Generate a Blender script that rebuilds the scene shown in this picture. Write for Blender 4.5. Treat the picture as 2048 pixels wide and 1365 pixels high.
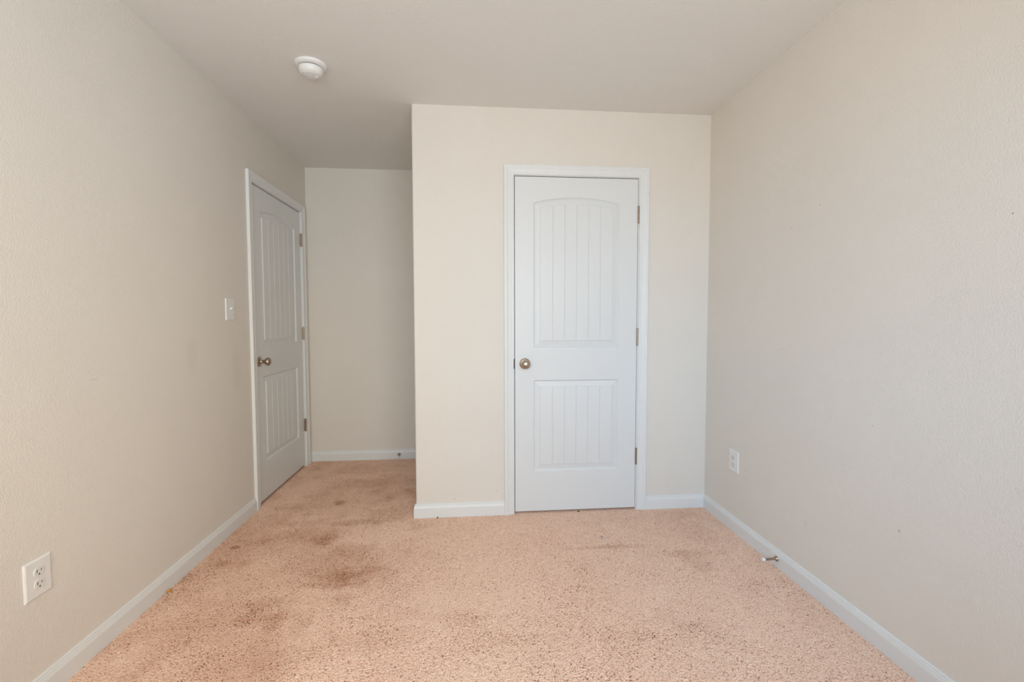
import bpy, math, random
import numpy as np
from mathutils import Vector, Matrix

C = bpy.context.scene.collection
for o in list(bpy.data.objects):
    bpy.data.objects.remove(o)

# ------------------------------------------------------------------ camera
F_PX = 915.24
CAM = Vector((0.3427, -2.746, 1.1954))
YAW, PITCH, ROLL = 0.0871, 0.0483, -0.0020
cam_data = bpy.data.cameras.new('camera')
cam = bpy.data.objects.new('camera', cam_data)
C.objects.link(cam)
cam_data.sensor_width = 36.0
cam_data.lens = F_PX * 36.0 / 2048.0
cam_data.clip_start = 0.02
fwd = Vector((math.sin(YAW) * math.cos(PITCH), math.cos(YAW) * math.cos(PITCH), -math.sin(PITCH)))
rt = Vector((math.cos(YAW), -math.sin(YAW), 0))
up = rt.cross(fwd)
r2 = math.cos(ROLL) * rt + math.sin(ROLL) * up
u2 = -math.sin(ROLL) * rt + math.cos(ROLL) * up
M = Matrix((r2, u2, -fwd)).transposed().to_4x4()
M.translation = CAM
cam.matrix_world = M
bpy.context.scene.camera = cam

# ------------------------------------------------------------------ world, daylight, exposure
vs = bpy.context.scene.view_settings
vs.view_transform = 'Standard'
vs.look = 'None'
vs.gamma = 1.0
vs.use_curve_mapping = False
vs.exposure = 0.0

w = bpy.data.worlds.new('sky')
bpy.context.scene.world = w
w.use_nodes = True
nt = w.node_tree
nt.nodes.clear()
wo = nt.nodes.new('ShaderNodeOutputWorld')
bg = nt.nodes.new('ShaderNodeBackground')
tc = nt.nodes.new('ShaderNodeTexCoord')
sep = nt.nodes.new('ShaderNodeSeparateXYZ')
nt.links.new(tc.outputs['Generated'], sep.inputs[0])

def env_range(src, a, b):
    m = nt.nodes.new('ShaderNodeMapRange')
    m.inputs['From Min'].default_value = a
    m.inputs['From Max'].default_value = b
    nt.links.new(src, m.inputs['Value'])
    return m.outputs[0]

def env_mix(f, a, b):
    m = nt.nodes.new('ShaderNodeMix'); m.data_type = 'RGBA'
    nt.links.new(f, m.inputs['Factor'])
    for k_, v_ in (('A', a), ('B', b)):
        if isinstance(v_, tuple): m.inputs[k_].default_value = (*v_, 1)
        else: nt.links.new(v_, m.inputs[k_])
    return m.outputs['Result']

# hazy bright sky, cooler towards -x and warmer towards the sun side +x, pale ground below
fx = env_range(sep.outputs['X'], -0.4, 0.4)
sky_c = env_mix(fx, (0.52, 0.76, 1.02), (0.96, 0.925, 0.80))
gnd_c = env_mix(fx, (0.605, 0.63, 0.63), (0.77, 0.83, 0.856))
env_c = env_mix(env_range(sep.outputs['Z'], -0.05, 0.05), gnd_c, sky_c)
nt.links.new(env_c, bg.inputs['Color'])
bg.inputs['Strength'].default_value = 11.9
nt.links.new(bg.outputs[0], wo.inputs[0])

# room dimensions (metres); closet wall is the plane y = 0, carpet surface z = 0
XL, XR, YA, YF, H = -1.0142, 1.8093, 1.1992, -3.36, 2.438
WIN = [(-0.70, 0.25), (0.45, 1.40)]        # window openings in the wall behind the camera
WZ0, WZ1 = 0.80, 2.12
for i, (a, b) in enumerate(WIN):            # light portals in the two window openings
    l = bpy.data.lights.new('window_portal', 'AREA')
    l.shape = 'RECTANGLE'
    l.size = b - a
    l.size_y = WZ1 - WZ0
    l.cycles.is_portal = True
    lo = bpy.data.objects.new('window_portal', l)
    lo.location = ((a + b) / 2, YF - 0.07, (WZ0 + WZ1) / 2)
    lo.rotation_euler = (math.radians(90), 0, 0)
    C.objects.link(lo)

# ------------------------------------------------------------------ materials
def mat(name, col, rough=0.5, metal=0.0, spec=0.5):
    m = bpy.data.materials.new(name)
    m.use_nodes = True
    b = m.node_tree.nodes['Principled BSDF']
    b.inputs['Base Color'].default_value = (*col, 1)
    b.inputs['Roughness'].default_value = rough
    b.inputs['Metallic'].default_value = metal
    b.inputs['Specular IOR Level'].default_value = spec
    return m

def bump(m, scale, dist, strength=0.3, detail=3):
    n = m.node_tree
    t = n.nodes.new('ShaderNodeTexCoord')
    x = n.nodes.new('ShaderNodeTexNoise')
    x.inputs['Scale'].default_value = scale
    x.inputs['Detail'].default_value = detail
    b = n.nodes.new('ShaderNodeBump')
    b.inputs['Distance'].default_value = dist
    b.inputs['Strength'].default_value = strength
    n.links.new(t.outputs['Object'], x.inputs['Vector'])
    n.links.new(x.outputs['Fac'], b.inputs['Height'])
    n.links.new(b.outputs[0], n.nodes['Principled BSDF'].inputs['Normal'])
    return m

def mottled(m, c1, c2, scale=3.0):
    n = m.node_tree
    t = n.nodes.new('ShaderNodeTexCoord')
    x = n.nodes.new('ShaderNodeTexNoise')
    x.inputs['Scale'].default_value = scale
    x.inputs['Detail'].default_value = 4
    r = n.nodes.new('ShaderNodeValToRGB')
    r.color_ramp.elements[0].position = 0.35
    r.color_ramp.elements[1].position = 0.65
    r.color_ramp.elements[0].color = (*c1, 1)
    r.color_ramp.elements[1].color = (*c2, 1)
    n.links.new(t.outputs['Object'], x.inputs['Vector'])
    n.links.new(x.outputs['Fac'], r.inputs[0])
    n.links.new(r.outputs[0], n.nodes['Principled BSDF'].inputs['Base Color'])
    return r

def spots(m, src, marks):
    """small scuffs and filled nail holes: (position, radii, colour, amount)"""
    n = m.node_tree
    t = n.nodes.new('ShaderNodeTexCoord')
    cur = src.outputs[0]
    for pos, rad, col, amt in marks:
        s = n.nodes.new('ShaderNodeVectorMath'); s.operation = 'SUBTRACT'
        s.inputs[1].default_value = pos
        d = n.nodes.new('ShaderNodeVectorMath'); d.operation = 'DIVIDE'
        d.inputs[1].default_value = rad
        ln = n.nodes.new('ShaderNodeVectorMath'); ln.operation = 'LENGTH'
        mr = n.nodes.new('ShaderNodeMapRange')
        mr.inputs['From Min'].default_value = 0.5
        mr.inputs['From Max'].default_value = 1.1
        mr.inputs['To Min'].default_value = amt
        mr.inputs['To Max'].default_value = 0.0
        mx = n.nodes.new('ShaderNodeMix'); mx.data_type = 'RGBA'
        mx.inputs['B'].default_value = (*col, 1)
        n.links.new(t.outputs['Object'], s.inputs[0])
        n.links.new(s.outputs[0], d.inputs[0])
        n.links.new(d.outputs[0], ln.inputs[0])
        n.links.new(ln.outputs['Value'], mr.inputs['Value'])
        n.links.new(mr.outputs[0], mx.inputs['Factor'])
        n.links.new(cur, mx.inputs['A'])
        cur = mx.outputs['Result']
    n.links.new(cur, n.nodes['Principled BSDF'].inputs['Base Color'])

WC1, WC2 = (0.825, 0.77, 0.703), (0.837, 0.783, 0.718)
DK = (0.25, 0.22, 0.19)
m_wall = bump(mat('wall_paint', WC1, 0.75, spec=0.25), 190, 0.0026, 0.55)
r_ = mottled(m_wall, WC1, WC2)
m_wall_r = bump(mat('wall_paint_marked', WC1, 0.75, spec=0.25), 190, 0.0026, 0.55)
rr = mottled(m_wall_r, WC1, WC2)
spots(m_wall_r, rr, [
    ((XR, -0.9096, 1.678), (0.05, 0.008, 0.011), (0.78, 0.76, 0.72), 0.55),
    ((XR, -0.912, 1.672), (0.05, 0.0025, 0.004), DK, 0.5),
    ((XR, -0.7457, 1.612), (0.05, 0.005, 0.010), (0.75, 0.73, 0.68), 0.4),
    ((XR, -0.738, 1.610), (0.05, 0.0022, 0.005), DK, 0.4),
    ((XR, -0.43, 0.375), (0.05, 0.004, 0.006), DK, 0.3),
    ((XR, -1.20, 0.80), (0.05, 0.003, 0.003), DK, 0.5),
    ((XR, -1.32, 0.46), (0.05, 0.006, 0.008), DK, 0.35),
    ((XR, -0.88, 0.29), (0.05, 0.002, 0.02), DK, 0.3),
    ((XR, -0.70, 1.05), (0.05, 0.02, 0.003), DK, 0.12),
    ((XR, -1.61, 1.48), (0.05, 0.003, 0.004), DK, 0.5),
])
m_wall_l = bump(mat('wall_paint_scuffed', WC1, 0.75, spec=0.25), 190, 0.0026, 0.55)
rl = mottled(m_wall_l, WC1, WC2)
spots(m_wall_l, rl, [
    ((XL, -0.40, 1.02), (0.05, 0.05, 0.10), (0.52, 0.45, 0.37), 0.09),
    ((XL, 0.02, 0.92), (0.05, 0.06, 0.16), (0.50, 0.43, 0.36), 0.10),
    ((XL, -0.98, 0.98), (0.05, 0.02, 0.004), DK, 0.15),
    ((XL, 0.02, 0.965), (0.05, 0.008, 0.008), DK, 0.12),
])
m_wall_c = bump(mat('wall_paint_closet', WC1, 0.75, spec=0.25), 190, 0.0026, 0.55)
rc = mottled(m_wall_c, WC1, WC2)
spots(m_wall_c, rc, [
    ((0.23, 0, 0.105), (0.006, 0.05, 0.0022), DK, 0.6),
    ((0.487, 0, 0.145), (0.003, 0.05, 0.006), DK, 0.3),
])
m_ceil = bump(mat('ceiling_paint', (0.87, 0.84, 0.80), 0.9, spec=0.1), 150, 0.0035, 0.55)
m_trim = mat('white_trim_paint', (0.83, 0.835, 0.83), 0.38, spec=0.45)
m_door = bump(mat('white_door_paint', (0.80, 0.808, 0.81), 0.42, spec=0.45), 900, 0.0003, 0.15, 2)
m_nickel = mat('satin_nickel', (0.50, 0.42, 0.34), 0.30, 1.0)
m_hinge = mat('hinge_nickel', (0.42, 0.33, 0.26), 0.38, 1.0)
m_strike = mat('dark_bronze', (0.09, 0.08, 0.07), 0.6, 0.4)
m_plastic = mat('white_plastic', (0.87, 0.86, 0.84), 0.35)
m_plastic_d = mat('receptacle_plastic', (0.80, 0.79, 0.77), 0.4)
m_rubber = mat('white_rubber', (0.85, 0.86, 0.88), 0.6)
m_dark = mat('dark_slot', (0.03, 0.028, 0.026), 0.8)
m_orange = mat('orange_scrap', (0.85, 0.33, 0.03), 0.6)
m_crumb = mat('dark_crumb', (0.02, 0.016, 0.014), 0.8)
m_pale = mat('pale_lint', (0.55, 0.56, 0.58), 0.8)

m_glass = bpy.data.materials.new('window_glass')
m_glass.use_nodes = True
n = m_glass.node_tree
n.nodes.clear()
go = n.nodes.new('ShaderNodeOutputMaterial')
gm = n.nodes.new('ShaderNodeMixShader')
gt = n.nodes.new('ShaderNodeBsdfTransparent')
gg = n.nodes.new('ShaderNodeBsdfGlossy')
gg.inputs['Roughness'].default_value = 0.02
fr = n.nodes.new('ShaderNodeFresnel')
fr.inputs['IOR'].default_value = 1.3
n.links.new(fr.outputs[0], gm.inputs[0])
n.links.new(gt.outputs[0], gm.inputs[1])
n.links.new(gg.outputs[0], gm.inputs[2])
n.links.new(gm.outputs[0], go.inputs[0])

# carpet: tuft tone and painted gap shade come from one attribute, soiling from noise and a few stains
m_carpet = mat('carpet_yarn', (0.5, 0.33, 0.24), 0.95, spec=0.08)
n = m_carpet.node_tree
bs = n.nodes['Principled BSDF']
at = n.nodes.new('ShaderNodeAttribute'); at.attribute_name = 'yarn_shade'
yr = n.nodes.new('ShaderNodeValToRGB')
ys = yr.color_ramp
ys.elements[0].position = 0.0; ys.elements[0].color = (0.24, 0.115, 0.07, 1)  # dark end holds the painted shade of the pile gaps
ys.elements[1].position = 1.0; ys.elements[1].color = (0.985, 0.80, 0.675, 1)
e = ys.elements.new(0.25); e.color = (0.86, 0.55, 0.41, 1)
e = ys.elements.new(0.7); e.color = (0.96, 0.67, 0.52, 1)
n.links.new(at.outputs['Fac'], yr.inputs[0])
so = n.nodes.new('ShaderNodeAttribute'); so.attribute_name = 'soil'
sm = n.nodes.new('ShaderNodeMix'); sm.data_type = 'RGBA'; sm.blend_type = 'MULTIPLY'
sm.inputs['B'].default_value = (0.60, 0.47, 0.385, 1)
n.links.new(so.outputs['Fac'], sm.inputs['Factor'])
n.links.new(yr.outputs[0], sm.inputs['A'])
n.links.new(sm.outputs['Result'], bs.inputs['Base Color'])

# ------------------------------------------------------------------ helpers
class MB:
    def __init__(s):
        s.v, s.f = [], []
    def add(s, vs_, fs):
        k = len(s.v)
        s.v += [tuple(p) for p in vs_]
        s.f += [tuple(i + k for i in f) for f in fs]
    def box(s, x0, x1, y0, y1, z0, z1):
        s.add([(x0, y0, z0), (x1, y0, z0), (x1, y1, z0), (x0, y1, z0), (x0, y0, z1), (x1, y0, z1), (x1, y1, z1), (x0, y1, z1)],
              [(0, 3, 2, 1), (4, 5, 6, 7), (0, 1, 5, 4), (1, 2, 6, 5), (2, 3, 7, 6), (3, 0, 4, 7)])
    def prism(s, poly, z0, z1):
        k = len(poly)
        s.add([(x, y, z0) for x, y in poly] + [(x, y, z1) for x, y in poly],
              [tuple(range(k - 1, -1, -1)), tuple(range(k, 2 * k))] + [(i, (i + 1) % k, k + (i + 1) % k, k + i) for i in range(k)])
    def lathe(s, prof, origin, axis, seg=40, squash=None):
        a = Vector(axis).normalized()
        t = Vector((0, 0, 1)) if abs(a.z) < 0.9 else Vector((1, 0, 0))
        e1 = a.cross(t).normalized(); e2 = a.cross(e1)
        o = Vector(origin)
        vs_, fs = [], []
        for r, d in prof:
            for i in range(seg):
                th = 2 * math.pi * i / seg
                vs_.append(o + a * d + (e1 * math.cos(th) + e2 * math.sin(th)) * max(r, 1e-5))
        for j in range(len(prof) - 1):
            for i in range(seg):
                i2 = (i + 1) % seg
                fs.append((j * seg + i, j * seg + i2, (j + 1) * seg + i2, (j + 1) * seg + i))
        fs.append(tuple(range(seg))[::-1])
        fs.append(tuple(range((len(prof) - 1) * seg, len(prof) * seg)))
        s.add(vs_, fs)
    def build(s, name, m, parent=None, smooth=False, bevel=0, recalc=True, angle=35):
        me = bpy.data.meshes.new(name)
        me.from_pydata(s.v, [], s.f)
        import bmesh
        bm = bmesh.new(); bm.from_mesh(me)
        if recalc:
            bmesh.ops.recalc_face_normals(bm, faces=bm.faces)
        bm.to_mesh(me); bm.free()
        me.materials.append(m)
        if smooth:
            for p in me.polygons: p.use_smooth = True
            me.set_sharp_from_angle(angle=math.radians(angle))
        o = bpy.data.objects.new(name, me)
        C.objects.link(o)
        if parent: o.parent = parent
        if bevel:
            b = o.modifiers.new('bevel', 'BEVEL'); b.width = bevel; b.segments = 3; b.limit_method = 'ANGLE'
        return o

def tag(o, label, cat, kind=None, group=None):
    o['label'] = label; o['category'] = cat
    if kind: o['kind'] = kind
    if group: o['group'] = group
    return o

def empty(name, loc, rz=0):
    o = bpy.data.objects.new(name, None)
    o.location = loc; o.rotation_euler = (0, 0, rz); o.empty_display_size = 0.1
    C.objects.link(o)
    return o

def S(o, label, cat): return tag(o, label, cat, 'structure')

# ------------------------------------------------------------------ room shell
T = 0.115                                   # wall thickness
D1 = dict(x0=0.6005, w=0.7535, z0=0.012, rec=0.0)     # closet door slab
D2 = dict(x0=0.2555, w=0.8125, z0=0.014, rec=0.006)     # bedroom door slab (along +y on the left wall)
ZT = 2.041                                  # slab top
OZ = ZT + 0.023                             # rough opening top
def rough(d): return d['x0'] - 0.022, d['x0'] + d['w'] + 0.021

# left wall with the door opening
a, b = rough(D2)
mb = MB()
mb.box(XL - T, XL, YF - T, a, -0.02, H)
mb.box(XL - T, XL, b, YA + T, -0.02, H)
mb.box(XL - T, XL, a, b, OZ, H)
S(mb.build('wall_left', m_wall_l), 'long beige wall on the left with a white panel door in it', 'wall')

mb = MB(); mb.box(XR, XR + T, YF - T, YA + T, -0.02, H)
S(mb.build('wall_right', m_wall_r), 'plain pale beige wall on the right with two filled nail holes', 'wall')

mb = MB(); mb.box(XL, XR, YA, YA + T, -0.02, H)
S(mb.build('wall_back', m_wall), 'shaded beige end wall of the entry alcove', 'wall')

# closet wall: rounded outside corner, return into the alcove, door opening
a, b = rough(D1)
rad = 0.012
arc = [(rad - rad * math.cos(t), rad - rad * math.sin(t)) for t in [i * math.pi / 2 / 6 for i in range(7)]]
mb = MB()
mb.prism([(0, YA)] + arc + [(a, 0), (a, T), (T, T), (T, YA)], -0.02, H)
mb.box(b, XR, 0, T, -0.02, H)
mb.box(a, b, 0, T, OZ, H)
wc = mb.build('wall_closet', m_wall_c, smooth=True, angle=40)
S(wc, 'beige wall of the closet block facing the room, around the white closet door', 'wall')

# wall behind the camera with two window openings
mb = MB()
ys0, ys1 = YF - T, YF
mb.box(XL, WIN[0][0], ys0, ys1, -0.02, H)
mb.box(WIN[0][1], WIN[1][0], ys0, ys1, -0.02, H)
mb.box(WIN[1][1], XR, ys0, ys1, -0.02, H)
for wa, wb in WIN:
    mb.box(wa, wb, ys0, ys1, -0.02, WZ0)
    mb.box(wa, wb, ys0, ys1, WZ1, H)
S(mb.build('wall_front', m_wall), 'beige wall with two windows behind the viewer', 'wall')

mb = MB(); mb.box(XL - 1.3, XR + T, YF - T, YA + T, H, H + 0.1)
S(mb.build('ceiling', m_ceil), 'flat beige painted ceiling', 'ceiling')

# unlit hallway shell beyond the left door
mb = MB()
mb.box(XL - 1.3, XL - 1.2, -0.6, YA + T, -0.02, H)
mb.box(XL - 1.2, XL - T, -0.7, -0.6, -0.02, H)
mb.box(XL - 1.2, XL - T, YA, YA + T, -0.02, H)
S(mb.build('wall_hall', m_wall), 'beige hallway walls beyond the left door', 'wall')
mb = MB(); mb.box(XL - 1.3, XL - T, -0.7, YA + T, -0.05, -0.004)
S(mb.build('floor_hall', m_carpet), 'carpeted hallway floor beyond the left door', 'floor')

# ------------------------------------------------------------------ carpet floor
SP = 0.0037                                  # tuft spacing
STEP = 0.0017
rng = np.random.RandomState(7)
NX, NY = int(3.4 / SP) + 8, int(3.9 / SP) + 8
OX, OY = XL - 0.15, -2.35
jx = rng.rand(NX, NY); jy = rng.rand(NX, NY)
th = rng.rand(NX, NY) * math.pi * 0.9 - 0.2
hh = rng.rand(NX, NY); yarn_shade = rng.rand(NX, NY)

SPIT = 0.0051                                # spacing of the gaps between tufts
PX, PY = int(3.4 / SPIT) + 8, int(3.9 / SPIT) + 8
px_, py_ = rng.rand(PX, PY), rng.rand(PX, PY)
pr = 0.00125 + 0.0016 * rng.rand(PX, PY) ** 1.5; pa = rng.rand(PX, PY) * math.pi; pe = 0.6 + 0.5 * rng.rand(PX, PY); pk = rng.rand(PX, PY)

def gaps(X, Y, open_):
    gx = (X - OX) / SPIT; gy = (Y - OY) / SPIT
    ix = np.floor(gx).astype(int); iy = np.floor(gy).astype(int)
    out = np.zeros(X.shape)
    for dx in (-1, 0, 1):
        for dy in (-1, 0, 1):
            cx = np.clip(ix + dx, 0, PX - 1); cy = np.clip(iy + dy, 0, PY - 1)
            ux = (gx - (cx + px_[cx, cy])) * SPIT; uy = (gy - (cy + py_[cx, cy])) * SPIT
            c_, s_ = np.cos(pa[cx, cy]), np.sin(pa[cx, cy])
            r = pr[cx, cy] * (0.82 + 0.42 * open_)
            d2 = ((ux * c_ + uy * s_) / (r * 1.25)) ** 2 + ((-ux * s_ + uy * c_) / (r * pe[cx, cy])) ** 2
            k = np.clip(0.25 + 1.5 * (0.46 + 0.45 * open_ - pk[cx, cy]), 0.15, 1.0)
            out = np.maximum(out, k * np.clip(1.25 - d2 * 0.8, 0, 1))
    return out

def vnoise(X, Y, scale, seed):
    r = np.random.RandomState(seed); n_ = 256; g = r.rand(n_, n_)
    x = (X + 10) * scale; y = (Y + 10) * scale
    xi = np.floor(x).astype(int); yi = np.floor(y).astype(int)
    fx = x - xi; fy = y - yi
    fx = fx * fx * (3 - 2 * fx); fy = fy * fy * (3 - 2 * fy)
    G = lambda i, j: g[i % n_, j % n_]
    return (G(xi, yi) * (1 - fx) * (1 - fy) + G(xi + 1, yi) * fx * (1 - fy) + G(xi, yi + 1) * (1 - fx) * fy + G(xi + 1, yi + 1) * fx * fy)

def fbm(X, Y, s, seed, oct=4):
    v = 0; a_ = 0.5
    for o in range(oct):
        v = v + a_ * vnoise(X, Y, s * 2 ** o, seed + o); a_ *= 0.5
    return v / (1 - 0.5 ** oct)

STAINS = []          # (x, y, rx, ry, amount)
def soil(X, Y):
    f = fbm(X, Y, 2.2, 11); g = fbm(X, Y, 9.0, 31); hf = fbm(X, Y, 38.0, 71, 2)
    s = np.clip((f - 0.50) * 2.2, 0, 1) * 0.5 + np.clip((g - 0.55) * 3.0, 0, 1) * 0.35
    k = np.clip((0.35 - X) / 0.9, 0, 1)             # the traffic lane to the door is dirtier
    s = s * (0.25 + 0.9 * k) + 0.10 * k
    for x, y, rx, ry, am in STAINS:
        d = np.sqrt(((X - x) / rx) ** 2 + ((Y - y) / ry) ** 2) * 0.9 + (g - 0.5) * 2.4
        s = s + 0.62 * am * np.clip(1.25 - d, 0, 1) * (0.55 + 0.9 * hf)
    return np.clip(s, 0, 1)

def pile(X, Y):
    # tufts lean and bend with a slow warp
    wx = X + 0.004 * (vnoise(X, Y, 60, 3) - 0.5); wy = Y + 0.004 * (vnoise(X, Y, 60, 4) - 0.5)
    gx = (wx - OX) / SP; gy = (wy - OY) / SP
    ix = np.floor(gx).astype(int); iy = np.floor(gy).astype(int)
    best = np.full(X.shape, -9.0); tone = np.zeros(X.shape)
    for dx in (-1, 0, 1):
        for dy in (-1, 0, 1):
            cx = np.clip(ix + dx, 0, NX - 1); cy = np.clip(iy + dy, 0, NY - 1)
            ux = gx - (cx + jx[cx, cy]); uy = gy - (cy + jy[cx, cy])
            t = th[cx, cy]; c_, s_ = np.cos(t), np.sin(t)
            p = ux * c_ + uy * s_; q = -ux * s_ + uy * c_
            h = 1.0 - (p / 1.15) ** 2 - (q / 0.62) ** 2 - 0.45 * hh[cx, cy]
            m_ = h > best
            best = np.where(m_, h, best); tone = np.where(m_, yarn_shade[cx, cy], tone)
    z = np.clip(best, -0.9, 1)
    return z, tone

verts, faces, tones, soils = [], [], [], []
base = 0
def patch(x0, x1, y0, y1):
    global base
    xs = np.linspace(x0, x1, int(round((x1 - x0) / STEP)) + 1)
    ys = np.linspace(y0, y1, int(round((y1 - y0) / STEP)) + 1)
    X, Y = np.meshgrid(xs, ys, indexing='ij')
    z, tn = pile(X, Y)
    lie = fbm(X, Y, 7, 51)                        # where the pile is pushed open
    so_ = soil(X, Y)
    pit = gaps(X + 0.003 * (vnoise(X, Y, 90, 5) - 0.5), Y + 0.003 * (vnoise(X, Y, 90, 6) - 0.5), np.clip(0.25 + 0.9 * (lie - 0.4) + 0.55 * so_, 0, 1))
    Z = -0.0016 + np.clip(z, -0.9, 1) * 0.0011 - 0.0085 * pit
    verts.append(np.stack([X, Y, Z], -1).reshape(-1, 3))
    tn = np.clip(0.09 + 0.62 * tn + 0.46 * vnoise(X, Y, 420, 9) - 0.80 * pit, 0, 1)  # the pit term paints shade into the gaps between tufts
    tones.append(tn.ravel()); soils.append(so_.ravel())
    nx, ny = len(xs), len(ys)
    I = np.arange(nx * ny).reshape(nx, ny) + base
    faces.append(np.stack([I[:-1, :-1], I[1:, :-1], I[1:, 1:], I[:-1, 1:]], -1).reshape(-1, 4))
    base += nx * ny
def flat(x0, x1, y0, y1):
    global base
    xs = np.linspace(x0, x1, max(2, int((x1 - x0) / 0.05))); ys = np.linspace(y0, y1, max(2, int((y1 - y0) / 0.05)))
    X, Y = np.meshgrid(xs, ys, indexing='ij')
    verts.append(np.stack([X, Y, np.full(X.shape, -0.003)], -1).reshape(-1, 3))
    tones.append(np.full(X.size, 0.5)); soils.append(soil(X, Y).ravel())
    nx, ny = len(xs), len(ys)
    I = np.arange(nx * ny).reshape(nx, ny) + base
    faces.append(np.stack([I[:-1, :-1], I[1:, :-1], I[1:, 1:], I[:-1, 1:]], -1).reshape(-1, 4))
    base += nx * ny

STAINS += [
    (-0.62, -0.16, 0.16, 0.10, 0.55), (-0.50, -0.24, 0.10, 0.07, 0.5), (-0.33, -0.60, 0.10, 0.10, 0.6),
    (-0.22, -0.62, 0.14, 0.08, 0.5), (-0.28, 0.62, 0.26, 0.12, 0.6), (-0.18, 0.40, 0.16, 0.16, 0.55),
    (-0.12, 0.12, 0.12, 0.14, 0.45), (-0.52, 0.28, 0.04, 0.04, 1.2), (-0.78, 0.22, 0.12, 0.06, 0.4),
    (-0.40, -0.04, 0.14, 0.03, 0.6), (-0.905, -0.275, 0.022, 0.018, 1.6), (-0.55, 0.95, 0.3, 0.10, 0.35),
    (0.05, 0.45, 0.12, 0.5, 0.3), (0.0, -1.05, 0.14, 0.08, 0.35), (0.30, -0.95, 0.10, 0.07, 0.25),
    (1.05, -0.45, 0.20, 0.018, 0.5), (1.40, -0.55, 0.14, 0.03, 0.45), (1.45, -0.64, 0.08, 0.06, 0.4),
    (1.55, -0.30, 0.22, 0.14, 0.2), (1.35, -0.12, 0.28, 0.08, 0.15), (0.60, -0.28, 0.08, 0.02, 0.3),
    (0.50, -1.10, 0.2, 0.05, 0.2), (1.20, -1.10, 0.14, 0.12, 0.2), (-0.75, -0.9, 0.16, 0.12, 0.25),
    (-0.35, -1.15, 0.08, 0.1, 0.35),
]
patch(XL, 0.0, -2.1, YA)
patch(0.0, XR, -2.1, 0.05)
flat(XL, XR, YF, -2.095)
flat(0.0, XR, 0.05, YA)
flat(XL - T, XL, 0.2, 1.1)
# backing sheet under the pile
verts.append(np.array([[XL - T, YF, -0.0125], [XR, YF, -0.0125], [XR, YA, -0.0125], [XL - T, YA, -0.0125]]))
tones.append(np.zeros(4)); soils.append(np.ones(4) * 0.5)
faces.append(np.array([[0, 1, 2, 3]]) + base)
V = np.concatenate(verts); Fq = np.concatenate(faces)
me = bpy.data.meshes.new('floor')
me.vertices.add(len(V)); me.vertices.foreach_set('co', V.astype(np.float32).ravel())
me.loops.add(len(Fq) * 4); me.loops.foreach_set('vertex_index', Fq.astype(np.int32).ravel())
me.polygons.add(len(Fq)); me.polygons.foreach_set('loop_start', (np.arange(len(Fq)) * 4).astype(np.int32))
me.polygons.foreach_set('use_smooth', np.ones(len(Fq), dtype=bool))
me.update(calc_edges=True)
for nm, arr in (('yarn_shade', tones), ('soil', soils)):
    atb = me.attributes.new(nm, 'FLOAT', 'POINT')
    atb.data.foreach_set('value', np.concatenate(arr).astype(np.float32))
me.materials.append(m_carpet)
fl = bpy.data.objects.new('floor', me)
C.objects.link(fl)
S(fl, 'wall to wall pinkish tan carpet with short tufted pile and brown soiled patches', 'carpet')

# ------------------------------------------------------------------ baseboards (mitred runs)
BP = [(0.0, -0.012), (0.012, -0.012), (0.0125, 0.0), (0.0125, 0.056), (0.0115, 0.060), (0.0085, 0.0695), (0.0085, 0.0715),
      (0.0065, 0.0735), (0.006, 0.079), (0.0035, 0.082), (0.0, 0.082)]
def runs(path, names):
    """path: wall line points with the room on the right-hand side of travel; names: one object per segment"""
    P = [Vector(p) for p in path]
    nrm = []
    for i in range(len(P) - 1):
        d = (P[i + 1] - P[i]).normalized(); nrm.append(Vector((d.y, -d.x)))
    out = {}
    for i in range(len(P) - 1):
        def off(k):
            if k == 0: return nrm[0]
            if k == len(P) - 1: return nrm[-1]
            a_, b_ = nrm[k - 1], nrm[k]
            m_ = (a_ + b_); return m_ / m_.dot(a_)
        o0, o1 = off(i), off(i + 1)
        k = len(BP)
        vs_ = [(P[i].x + o0.x * t, P[i].y + o0.y * t, z) for t, z in BP] + [(P[i + 1].x + o1.x * t, P[i + 1].y + o1.y * t, z) for t, z in BP]
        fs = [(j, (j + 1) % k, k + (j + 1) % k, k + j) for j in range(k)] + [tuple(range(k)), tuple(range(2 * k - 1, k - 1, -1))]
        out.setdefault(names[i], MB()).add(vs_, fs)
    return out
CAS = 0.057
c1a, c1b = D1['x0'] - 0.0085 - CAS, D1['x0'] + D1['w'] + 0.0085 + CAS
c2a, c2b = D2['x0'] - 0.0085 - CAS, D2['x0'] + D2['w'] + 0.0085 + CAS
bb = {}
def merge(d):
    for k_, v_ in d.items():
        bb.setdefault(k_, MB()).add(v_.v, v_.f)
merge(runs([(XL, c2b), (XL, YA), (0, YA), (0, 0), (c1a, 0)], ['left', 'back', 'alcove', 'closet']))
merge(runs([(c1b, 0), (XR, 0), (XR, YF), (XL, YF), (XL, c2a)], ['closet', 'right', 'front', 'left']))
LB = dict(left='white baseboard along the left wall', back='white baseboard along the end wall of the alcove, holding a small door stop',
          alcove='white baseboard along the closet side inside the alcove', closet='white baseboard on both sides of the closet door',
          right='white baseboard along the right wall, holding a bronze door stop', front='white baseboard under the windows behind the viewer')
for k_, v_ in bb.items():
    S(v_.build('baseboard_' + k_, m_trim), LB[k_], 'baseboard')

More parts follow.
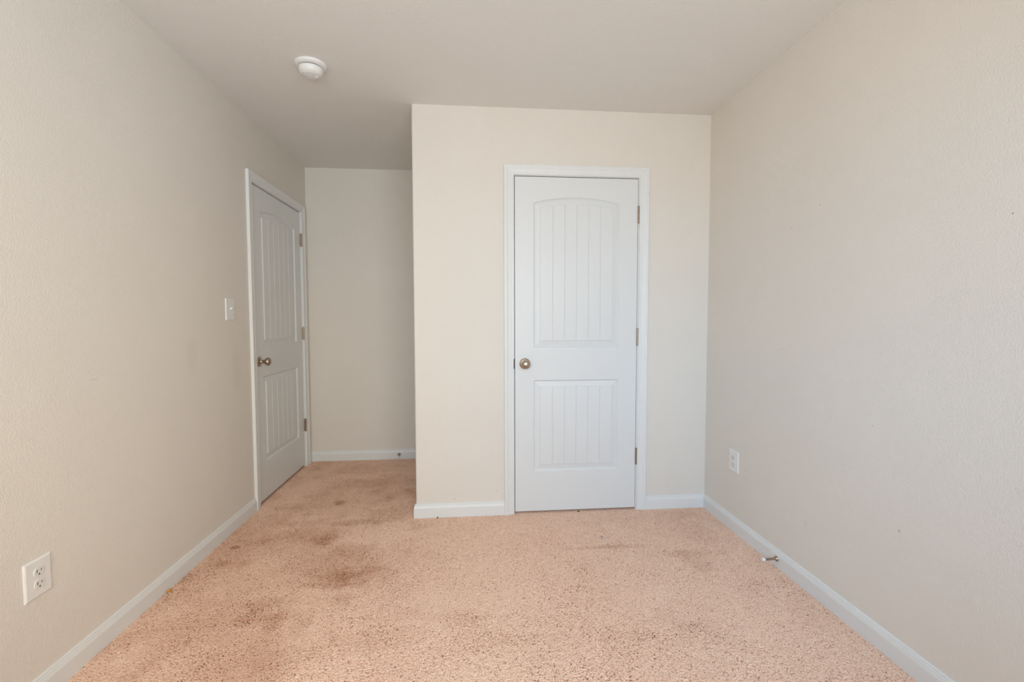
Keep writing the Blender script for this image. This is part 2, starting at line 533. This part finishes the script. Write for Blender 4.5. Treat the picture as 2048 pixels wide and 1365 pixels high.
# ------------------------------------------------------------------ panel doors
GRV = 5
def panel_u():
    us = set([0.0, 1.0])
    for i in range(1, GRV + 1):
        c = i / (GRV + 1)
        us |= {round(c - 0.0060, 5), round(c, 5), round(c + 0.0060, 5)}
    for i in range(0, 37): 
        u = i / 36
        if all(abs(u - k_) > 0.008 for k_ in us): us.add(round(u, 5))
    return sorted(us)
US = panel_u()
GC = {round(i / (GRV + 1), 5) for i in range(1, GRV + 1)}
PROF = [(0, 0), (0.0020, 0.0010), (0.0040, 0.0052), (0.0070, 0.0064), (0.0088, 0.0098), (0.0110, 0.0108), (0.0405, 0.0042), (0.0425, 0.0012), (0.0445, 0.0010)]
GD = 0.0031
def door_slab(root, w, z0, rec, th=0.035):
    mb = MB()
    px0, px1 = 0.1125, w - 0.1125
    panels = [(0.259, 0.8235, 0.0), (1.0205, 1.8905, 0.035)]
    grid = []
    for (pz0, pz1, rise) in panels:
        loops = []
        for (ins, dep) in PROF:
            a_, b_ = px0 + ins, px1 - ins
            lo = [(a_ + (b_ - a_) * u, rec + dep, pz0 + ins) for u in US]
            if rise:
                R = ((px1 - px0) ** 2 / 4 + rise ** 2) / (2 * rise)
                cz = pz1 + rise - R; cxm = (px0 + px1) / 2
                hi = []
                for u in US:
                    x = a_ + (b_ - a_) * u
                    hi.append((x, rec + dep, cz + math.sqrt((R - ins) ** 2 - (x - cxm) ** 2)))
            else:
                hi = [(a_ + (b_ - a_) * u, rec + dep, pz1 - ins) for u in US]
            loops.append((lo, hi))
        for k_ in range(len(PROF) - 1):
            l0, h0 = loops[k_]; l1, h1 = loops[k_ + 1]
            K = len(US)
            mb.add(l0 + l1, [(i, i + 1, K + i + 1, K + i) for i in range(K - 1)])
            mb.add(h0 + h1, [(i, i + 1, K + i + 1, K + i) for i in range(K - 1)])
            mb.add([l0[0], h0[0], h1[0], l1[0]], [(0, 1, 2, 3)])
            mb.add([l0[-1], h0[-1], h1[-1], l1[-1]], [(0, 1, 2, 3)])
        lo, hi = loops[-1]
        def low(p, u): return (p[0], p[1] + (GD if u in GC else 0), p[2])
        for i in range(len(US) - 1):
            mb.add([low(lo[i], US[i]), low(lo[i + 1], US[i + 1]), low(hi[i + 1], US[i + 1]), low(hi[i], US[i])], [(0, 1, 2, 3)])
        for i, u in enumerate(US):
            if u in GC:
                for L in (lo, hi):
                    mb.add([L[i - 1], L[i], low(L[i], u)], [(0, 1, 2)])
                    mb.add([L[i], L[i + 1], low(L[i], u)], [(0, 1, 2)])
        grid.append(loops[0])
    f = rec
    def quad(x0, x1, za, zb): mb.add([(x0, f, za), (x1, f, za), (x1, f, zb), (x0, f, zb)], [(0, 1, 2, 3)])
    lv = [z0, panels[0][0], panels[0][1], panels[1][0], panels[1][1], ZT]
    for q_ in range(5):
        quad(0, px0, lv[q_], lv[q_ + 1]); quad(px1, w, lv[q_], lv[q_ + 1])
    quad(px0, px1, z0, panels[0][0]); quad(px0, px1, panels[0][1], panels[1][0])
    hi = grid[1][1]
    for i in range(len(hi) - 1):
        mb.add([hi[i], hi[i + 1], (hi[i + 1][0], f, ZT), (hi[i][0], f, ZT)], [(0, 1, 2, 3)])
    b_ = th + rec
    mb.add([(0, f, z0), (w, f, z0), (w, b_, z0), (0, b_, z0), (0, f, ZT), (w, f, ZT), (w, b_, ZT), (0, b_, ZT)],
           [(0, 1, 2, 3), (4, 5, 6, 7), (1, 2, 6, 5), (2, 3, 7, 6), (3, 0, 4, 7)])
    # weld, keep face winding towards the room (-y)
    import bmesh
    me = bpy.data.meshes.new('door_slab'); me.from_pydata(mb.v, [], mb.f)
    bm = bmesh.new(); bm.from_mesh(me)
    bmesh.ops.remove_doubles(bm, verts=bm.verts, dist=1e-5)
    bmesh.ops.recalc_face_normals(bm, faces=bm.faces)
    bm.to_mesh(me); bm.free()
    me.materials.append(m_door)
    for p in me.polygons: p.use_smooth = True
    me.set_sharp_from_angle(angle=math.radians(12))
    o = bpy.data.objects.new('door_slab', me); C.objects.link(o); o.parent = root
    return o

KNOB = [(0.0335, 0.0), (0.0335, 0.0025), (0.0325, 0.0045), (0.028, 0.0065), (0.020, 0.0085), (0.014, 0.012), (0.0110, 0.017), (0.0105, 0.028),
        (0.0125, 0.034), (0.0185, 0.039), (0.0240, 0.0445), (0.0268, 0.051), (0.0268, 0.056), (0.0245, 0.0625), (0.0190, 0.0675), (0.0110, 0.0705), (0.004, 0.0715)]
def door(num, d, loc, rz, label, lock):
    root = empty('door_%d' % num, loc, rz)
    S(root, label, 'door')
    door_slab(root, d['w'], d['z0'], d['rec'])
    rec = d['rec']
    kb = MB(); kb.lathe(KNOB[7:], (0.0605, rec, 0.924), (0, -1, 0), 48)
    ko = kb.build('door_knob', m_nickel, root, smooth=True, angle=40)
    ro = MB(); ro.lathe(KNOB[:9], (0.0605, rec, 0.924), (0, -1, 0), 48)
    ro.build('rosette', m_nickel, ko, smooth=True, angle=40)
    if lock:
        pb = MB(); pb.lathe([(0.004, 0.070), (0.004, 0.0745), (0.003, 0.0755)], (0.0605, rec, 0.924), (0, -1, 0), 16)
        pb.build('lock_button', m_nickel, ko, smooth=True)
    for zc in (1.8265, 1.082, 0.337):
        xk = d['w'] + 0.0035
        hb = MB()
        for j in range(5):                     # five knuckles
            za = zc - 0.0495 + j * 0.0199
            hb.lathe([(0.0055, 0), (0.0062, 0.0006), (0.0062, 0.0188), (0.0055, 0.0194)], (xk, -0.0055, za), (0, 0, 1), 20)
        h = hb.build('hinge', m_hinge, root, smooth=True, angle=40)
        lb = MB()
        lb.box(xk - 0.0035, xk - 0.0008, -0.0045, rec + 0.030, zc - 0.0495, zc + 0.0495)
        lb.box(xk + 0.0008, xk + 0.0030, -0.0045, rec + 0.030, zc - 0.0495, zc + 0.0495)
        lb.build('hinge_leaf', m_hinge, h)
        pn = MB()
        pn.lathe([(0.0032, 0), (0.0046, 0.001), (0.0046, 0.002), (0.003, 0.0035)], (xk, -0.0055, zc + 0.050), (0, 0, 1), 16)
        pn.lathe([(0.003, -0.0028), (0.0040, -0.001), (0.0040, 0.0)], (xk, -0.0055, zc - 0.0497), (0, 0, 1), 16)
        pn.build('hinge_pin', m_hinge, h, smooth=True)
    return root

CP = [(0, 0), (0, 0.0085), (0.0015, 0.0100), (0.0105, 0.0105), (0.0125, 0.0092), (0.0290, 0.0112), (0.0345, 0.0130), (0.0385, 0.0158), (0.0430, 0.0172),
      (0.0475, 0.0166), (0.0500, 0.0176), (0.0550, 0.0176), (0.0570, 0.0160), (0.0570, 0)]
def casing(num, d, loc, rz, label):
    root = empty('trim_%d' % num, loc, rz)
    S(root, label, 'door frame')
    xa, xb, zt = -0.0085, d['w'] + 0.0085, ZT + 0.0085
    pts = [((xa, -0.012), (-1, 0)), ((xa, zt), (-1, 1)), ((xb, zt), (1, 1)), ((xb, -0.012), (1, 0))]
    k = len(CP)
    mb = MB(); vs_ = []
    for (x, z), (ox, oz) in pts:
        vs_ += [(x + ox * t, -y, z + oz * t) for t, y in CP]
    fs = []
    for s_ in range(3):
        fs += [(s_ * k + j, s_ * k + (j + 1) % k, (s_ + 1) * k + (j + 1) % k, (s_ + 1) * k + j) for j in range(k)]
    fs += [tuple(range(k)), tuple(range(4 * k - 1, 3 * k - 1, -1))]
    mb.add(vs_, fs)
    mb.build('casing', m_trim, root)
    g, gl, gt_ = 0.003, 0.004, 0.005
    jb = MB()
    jb.box(-gl - 0.018, -gl, 0.0, T, -0.012, ZT + gt_ + 0.018)
    jb.box(d['w'] + g, d['w'] + g + 0.018, 0.0, T, -0.012, ZT + gt_ + 0.018)
    jb.box(-gl, d['w'] + g, 0.0, T, ZT + gt_, ZT + gt_ + 0.018)
    s0 = d['rec'] + 0.0375
    jb.box(-gl, 0.009, s0, s0 + 0.035, -0.012, ZT + gt_)
    jb.box(d['w'] - 0.009, d['w'] + g, s0, s0 + 0.035, -0.012, ZT + gt_)
    jb.box(0.009, d['w'] - 0.009, s0, s0 + 0.035, ZT - 0.009, ZT + gt_)
    jb.build('jamb', m_trim, root)
    sp = MB()                                    # strike plate lip curling over the jamb edge
    n_ = 9
    poly = [(-gl - 0.0002, 0.924 - 0.031), (-gl - 0.0002, 0.924 + 0.031)] + [(-gl - 0.0055 * math.sin(math.pi * (0.12 + 0.76 * i / n_)) ** 0.5, 0.924 + 0.031 - 0.062 * (i / n_)) for i in range(n_ + 1)]
    m2 = len(poly)
    sp.add([(x, -0.0012, z) for x, z in poly] + [(x, 0.0, z) for x, z in poly],
           [tuple(range(m2)), tuple(range(2 * m2 - 1, m2 - 1, -1))] + [(i, (i + 1) % m2, m2 + (i + 1) % m2, m2 + i) for i in range(m2)])
    sp.box(-gl, -gl + 0.0015, -0.0012, 0.020, 0.924 - 0.028, 0.924 + 0.028)
    sp.build('strike_plate', m_strike, root)
    return root

L1, L2 = (D1['x0'], 0, 0), (XL, D2['x0'], 0)
door(1, D1, L1, 0, 'white two-panel closet door with an arched top panel, facing the viewer', False)
door(2, D2, L2, math.pi / 2, 'white two-panel door with an arched top panel in the left wall, seen at an angle', True)
casing(1, D1, L1, 0, 'white moulded casing and jamb around the closet door')
casing(2, D2, L2, math.pi / 2, 'white moulded casing and jamb around the door in the left wall')

# ------------------------------------------------------------------ windows behind the camera
for i, (wa, wb) in enumerate(WIN):
    root = empty('window_%d' % (i + 1), ((wa + wb) / 2, YF, WZ0))
    S(root, 'white double hung window behind the viewer, nearer the %s wall' % ('left', 'right')[i], 'window')
    hw, hz = (wb - wa) / 2, WZ1 - WZ0
    fb = MB()
    for (x0, x1, z0, z1) in ((-hw, -hw + 0.03, 0, hz), (hw - 0.03, hw, 0, hz), (-hw + 0.03, hw - 0.03, 0, 0.04), (-hw + 0.03, hw - 0.03, hz - 0.03, hz), (-hw + 0.03, hw - 0.03, hz / 2 - 0.02, hz / 2 + 0.02)):
        fb.box(x0, x1, -0.10, -0.06, z0, z1)
    fb.build('window_frame', m_trim, root)
    for (z0, z1) in ((0.04, hz / 2 - 0.02), (hz / 2 + 0.02, hz - 0.03)):
        gb = MB(); gb.box(-hw + 0.03, hw - 0.03, -0.083, -0.080, z0, z1)
        gb.build('pane', m_glass, root)
    sb = MB(); sb.box(-hw - 0.02, hw + 0.02, -0.055, 0.03, -0.02, 0.0)
    sb.build('window_sill', m_trim, root, bevel=0.003)

# ------------------------------------------------------------------ wall plates (local: x along wall, -y to the room)
def plate(mb, w_, h_, t=0.0055, b=0.005):
    a_, c_ = w_ / 2, h_ / 2
    R = []
    for (ins, y) in ((0, 0), (0, -0.0015), (0.0015, -0.0035), (b, -t)):
        R.append([(-a_ + ins, y, -c_ + ins), (a_ - ins, y, -c_ + ins), (a_ - ins, y, c_ - ins), (-a_ + ins, y, c_ - ins)])
    vs_ = sum(R, [])
    fs = [(3, 2, 1, 0), (12, 13, 14, 15)]
    for k_ in range(3):
        fs += [(k_ * 4 + i, k_ * 4 + (i + 1) % 4, k_ * 4 + 4 + (i + 1) % 4, k_ * 4 + 4 + i) for i in range(4)]
    mb.add(vs_, fs)

def disc_shape(mb, cx, cz, rx, y0, y1, cut=None, seg=32):
    """receptacle face: circle with flattened top and bottom"""
    pts = []
    for i in range(seg):
        t = 2 * math.pi * i / seg
        x, z = rx * math.cos(t), rx * math.sin(t)
        if cut: z = max(-cut, min(cut, z))
        pts.append((cx + x, cz + z))
    k = len(pts)
    mb.add([(x, y0, z) for x, z in pts] + [(x, y1, z) for x, z in pts],
           [tuple(range(k)), tuple(range(2 * k - 1, k - 1, -1))] + [(i, (i + 1) % k, k + (i + 1) % k, k + i) for i in range(k)])

def outlet(loc, rz, label):
    root = empty('wall_outlet', loc, rz)
    tag(root, label, 'outlet', group='duplex wall outlets')
    mb = MB(); plate(mb, 0.090, 0.121)
    mb.build('cover_plate', m_plastic, root)
    for zc in (0.0195, -0.0195):
        rb = MB(); disc_shape(rb, 0, zc, 0.0172, -0.0045, -0.0078, 0.0140)
        r = rb.build('receptacle', m_plastic_d, root, bevel=0.0008)
        sb = MB()
        sb.box(-0.0082, -0.0058, -0.0079, -0.0070, zc - 0.001, zc + 0.0085)
        sb.box(0.0058, 0.0080, -0.0079, -0.0070, zc + 0.000, zc + 0.0075)
        disc_shape(sb, 0, zc - 0.0075, 0.0026, -0.0070, -0.0079, None, 12)
        sb.build('slots', m_dark, r)
    sc = MB(); disc_shape(sc, 0, 0, 0.0032, -0.005, -0.0066, None, 16)
    sc.build('screw', m_plastic_d, root)
    return root

outlet((XL, -1.2316, 0.3915), math.pi / 2, 'white duplex wall outlet low on the left wall near the viewer')
outlet((XR, -0.3225, 0.3925), -math.pi / 2, 'white duplex wall outlet low on the right wall near the closet corner')

root = empty('light_switch', (XL, -0.040, 1.2525), math.pi / 2)
tag(root, 'white toggle light switch on the left wall beside the door casing', 'light switch')
mb = MB(); plate(mb, 0.091, 0.124); mb.build('cover_plate', m_plastic, root)
tb = MB(); tb.box(-0.0055, 0.0055, -0.0065, -0.0045, -0.013, 0.013); tb.build('toggle_collar', m_plastic_d, root)
tg = MB()
tg.add([(-0.0045, -0.005, -0.006), (0.0045, -0.005, -0.006), (0.0045, -0.005, 0.007), (-0.0045, -0.005, 0.007),
        (-0.0036, -0.019, 0.0065), (0.0036, -0.019, 0.0065), (0.0036, -0.0165, 0.0125), (-0.0036, -0.0165, 0.0125)],
       [(0, 3, 2, 1), (4, 5, 6, 7), (0, 1, 5, 4), (1, 2, 6, 5), (2, 3, 7, 6), (3, 0, 4, 7)])
tg.build('toggle', m_rubber, root, bevel=0.0008)
for zc in (0.030, -0.030):
    sc = MB(); disc_shape(sc, 0, zc, 0.003, -0.005, -0.0063, None, 16)
    sc.build('screw', m_plastic, root)

# ------------------------------------------------------------------ smoke detector
root = empty('smoke_detector', (-0.4335, -0.372, H))
tag(root, 'round white smoke detector on the ceiling above the alcove entrance', 'smoke detector')
mb = MB(); mb.lathe([(0.074, 0.0), (0.074, 0.004), (0.071, 0.010), (0.064, 0.0145), (0.060, 0.0155)], (0, 0, 0), (0, 0, -1), 64)
mb.build('mounting_ring', m_plastic, root, smooth=True, angle=30)
gp = MB(); gp.lathe([(0.0500, 0.014), (0.0500, 0.0205)], (0, 0, 0), (0, 0, -1), 64)
gp.build('vent_gap', m_dark, root, smooth=True)
bd = MB(); bd.lathe([(0.0545, 0.0195), (0.0560, 0.0205), (0.0556, 0.030), (0.0525, 0.040), (0.0460, 0.047), (0.0375, 0.0505), (0.0360, 0.0490), (0.0345, 0.0490), (0.0330, 0.0515), (0.020, 0.053), (0.0005, 0.0535)], (0, 0, 0), (0, 0, -1), 64)
body = bd.build('body', m_plastic, root, smooth=True, angle=30)
bt = MB(); bt.lathe([(0.0095, 0.052), (0.0095, 0.0545), (0.0085, 0.0555)], (0.022, 0.012, 0), (0, 0, -1), 24)
bt.build('test_button', m_plastic_d, body, smooth=True)
vt = MB()
for i in range(5):
    t = math.radians(150 + i * 14)
    c_, s_ = math.cos(t), math.sin(t)
    p = Vector((0.026 * c_, 0.026 * s_, -0.0526)); q = Vector((-s_, c_, 0)) * 0.0022; r = Vector((c_, s_, 0)) * 0.009
    q2 = Vector((0, 0, -0.0006))
    k_ = [p - q - r, p + q - r, p + q + r, p - q + r]
    vt.add([v_ for v_ in k_] + [v_ + q2 for v_ in k_], [(0, 1, 2, 3), (7, 6, 5, 4), (0, 1, 5, 4), (1, 2, 6, 5), (2, 3, 7, 6), (3, 0, 4, 7)])
vt.build('sounder_slots', m_plastic_d, body)

# ------------------------------------------------------------------ door stops
def stop(loc, axis, label):
    root = empty('door_stop', loc)
    tag(root, label, 'door stop', group='baseboard door stops')
    mb = MB(); mb.lathe([(0.0125, 0), (0.0130, 0.002), (0.0105, 0.005), (0.0070, 0.010), (0.0055, 0.016), (0.0052, 0.060), (0.0062, 0.064), (0.0062, 0.066)], (0, 0, 0), axis, 28)
    mb.build('rod', m_hinge, root, smooth=True, angle=40)
    tp = MB(); tp.lathe([(0.0075, 0.0655), (0.0085, 0.067), (0.0085, 0.076), (0.0070, 0.0785), (0.0005, 0.0795)], (0, 0, 0), axis, 28)
    tp.build('rubber_tip', m_rubber, root, smooth=True, angle=40)
stop((XR - 0.0123, -0.716, 0.040), (-1, -0.09, 0.03), 'bronze door stop with a white rubber tip on the right wall baseboard')
stop((-0.285, YA - 0.0123, 0.040), (0, -1, 0), 'bronze door stop with a white tip on the alcove end wall baseboard')

# ------------------------------------------------------------------ small litter on the carpet
def crumb(name, loc, size, m, label, cat, seed):
    r = random.Random(seed)
    mb = MB(); seg = 10
    prof = [(0.35, -0.5), (0.85, -0.2), (1.0, 0.1), (0.7, 0.4), (0.2, 0.55)]
    mb.lathe(prof, (0, 0, 0), (0, 0, 1), seg)
    mb.v = [(x * size[0] * r.uniform(0.75, 1.2), y * size[1] * r.uniform(0.75, 1.2), z * size[2]) for x, y, z in mb.v]
    o = mb.build(name, m, None, smooth=True, angle=60)
    o.location = loc
    tag(o, label, cat)
crumb('paper_scrap', (-0.992, -0.663, 0.004), (0.007, 0.011, 0.009), m_orange, 'tiny orange scrap on the carpet against the left baseboard', 'scrap', 1)
crumb('lint_ball', (1.040, -0.3634, 0.002), (0.008, 0.007, 0.008), m_pale, 'tiny pale grey lint ball on the carpet in front of the closet door', 'lint', 2)
crumb('plastic_bead', (1.041, -0.358, 0.008), (0.0035, 0.003, 0.005), m_crumb, 'tiny black bead on the carpet beside the pale lint', 'bead', 3)
crumb('dark_crumb', (0.1297, -0.022, 0.003), (0.004, 0.004, 0.008), m_crumb, 'tiny black crumb against the closet baseboard near the outside corner', 'crumb', 4)
crumb('dark_crumb', (0.993, -0.010, 0.002), (0.006, 0.004, 0.006), m_crumb, 'tiny dark crumb on the carpet at the foot of the closet door', 'crumb', 5)
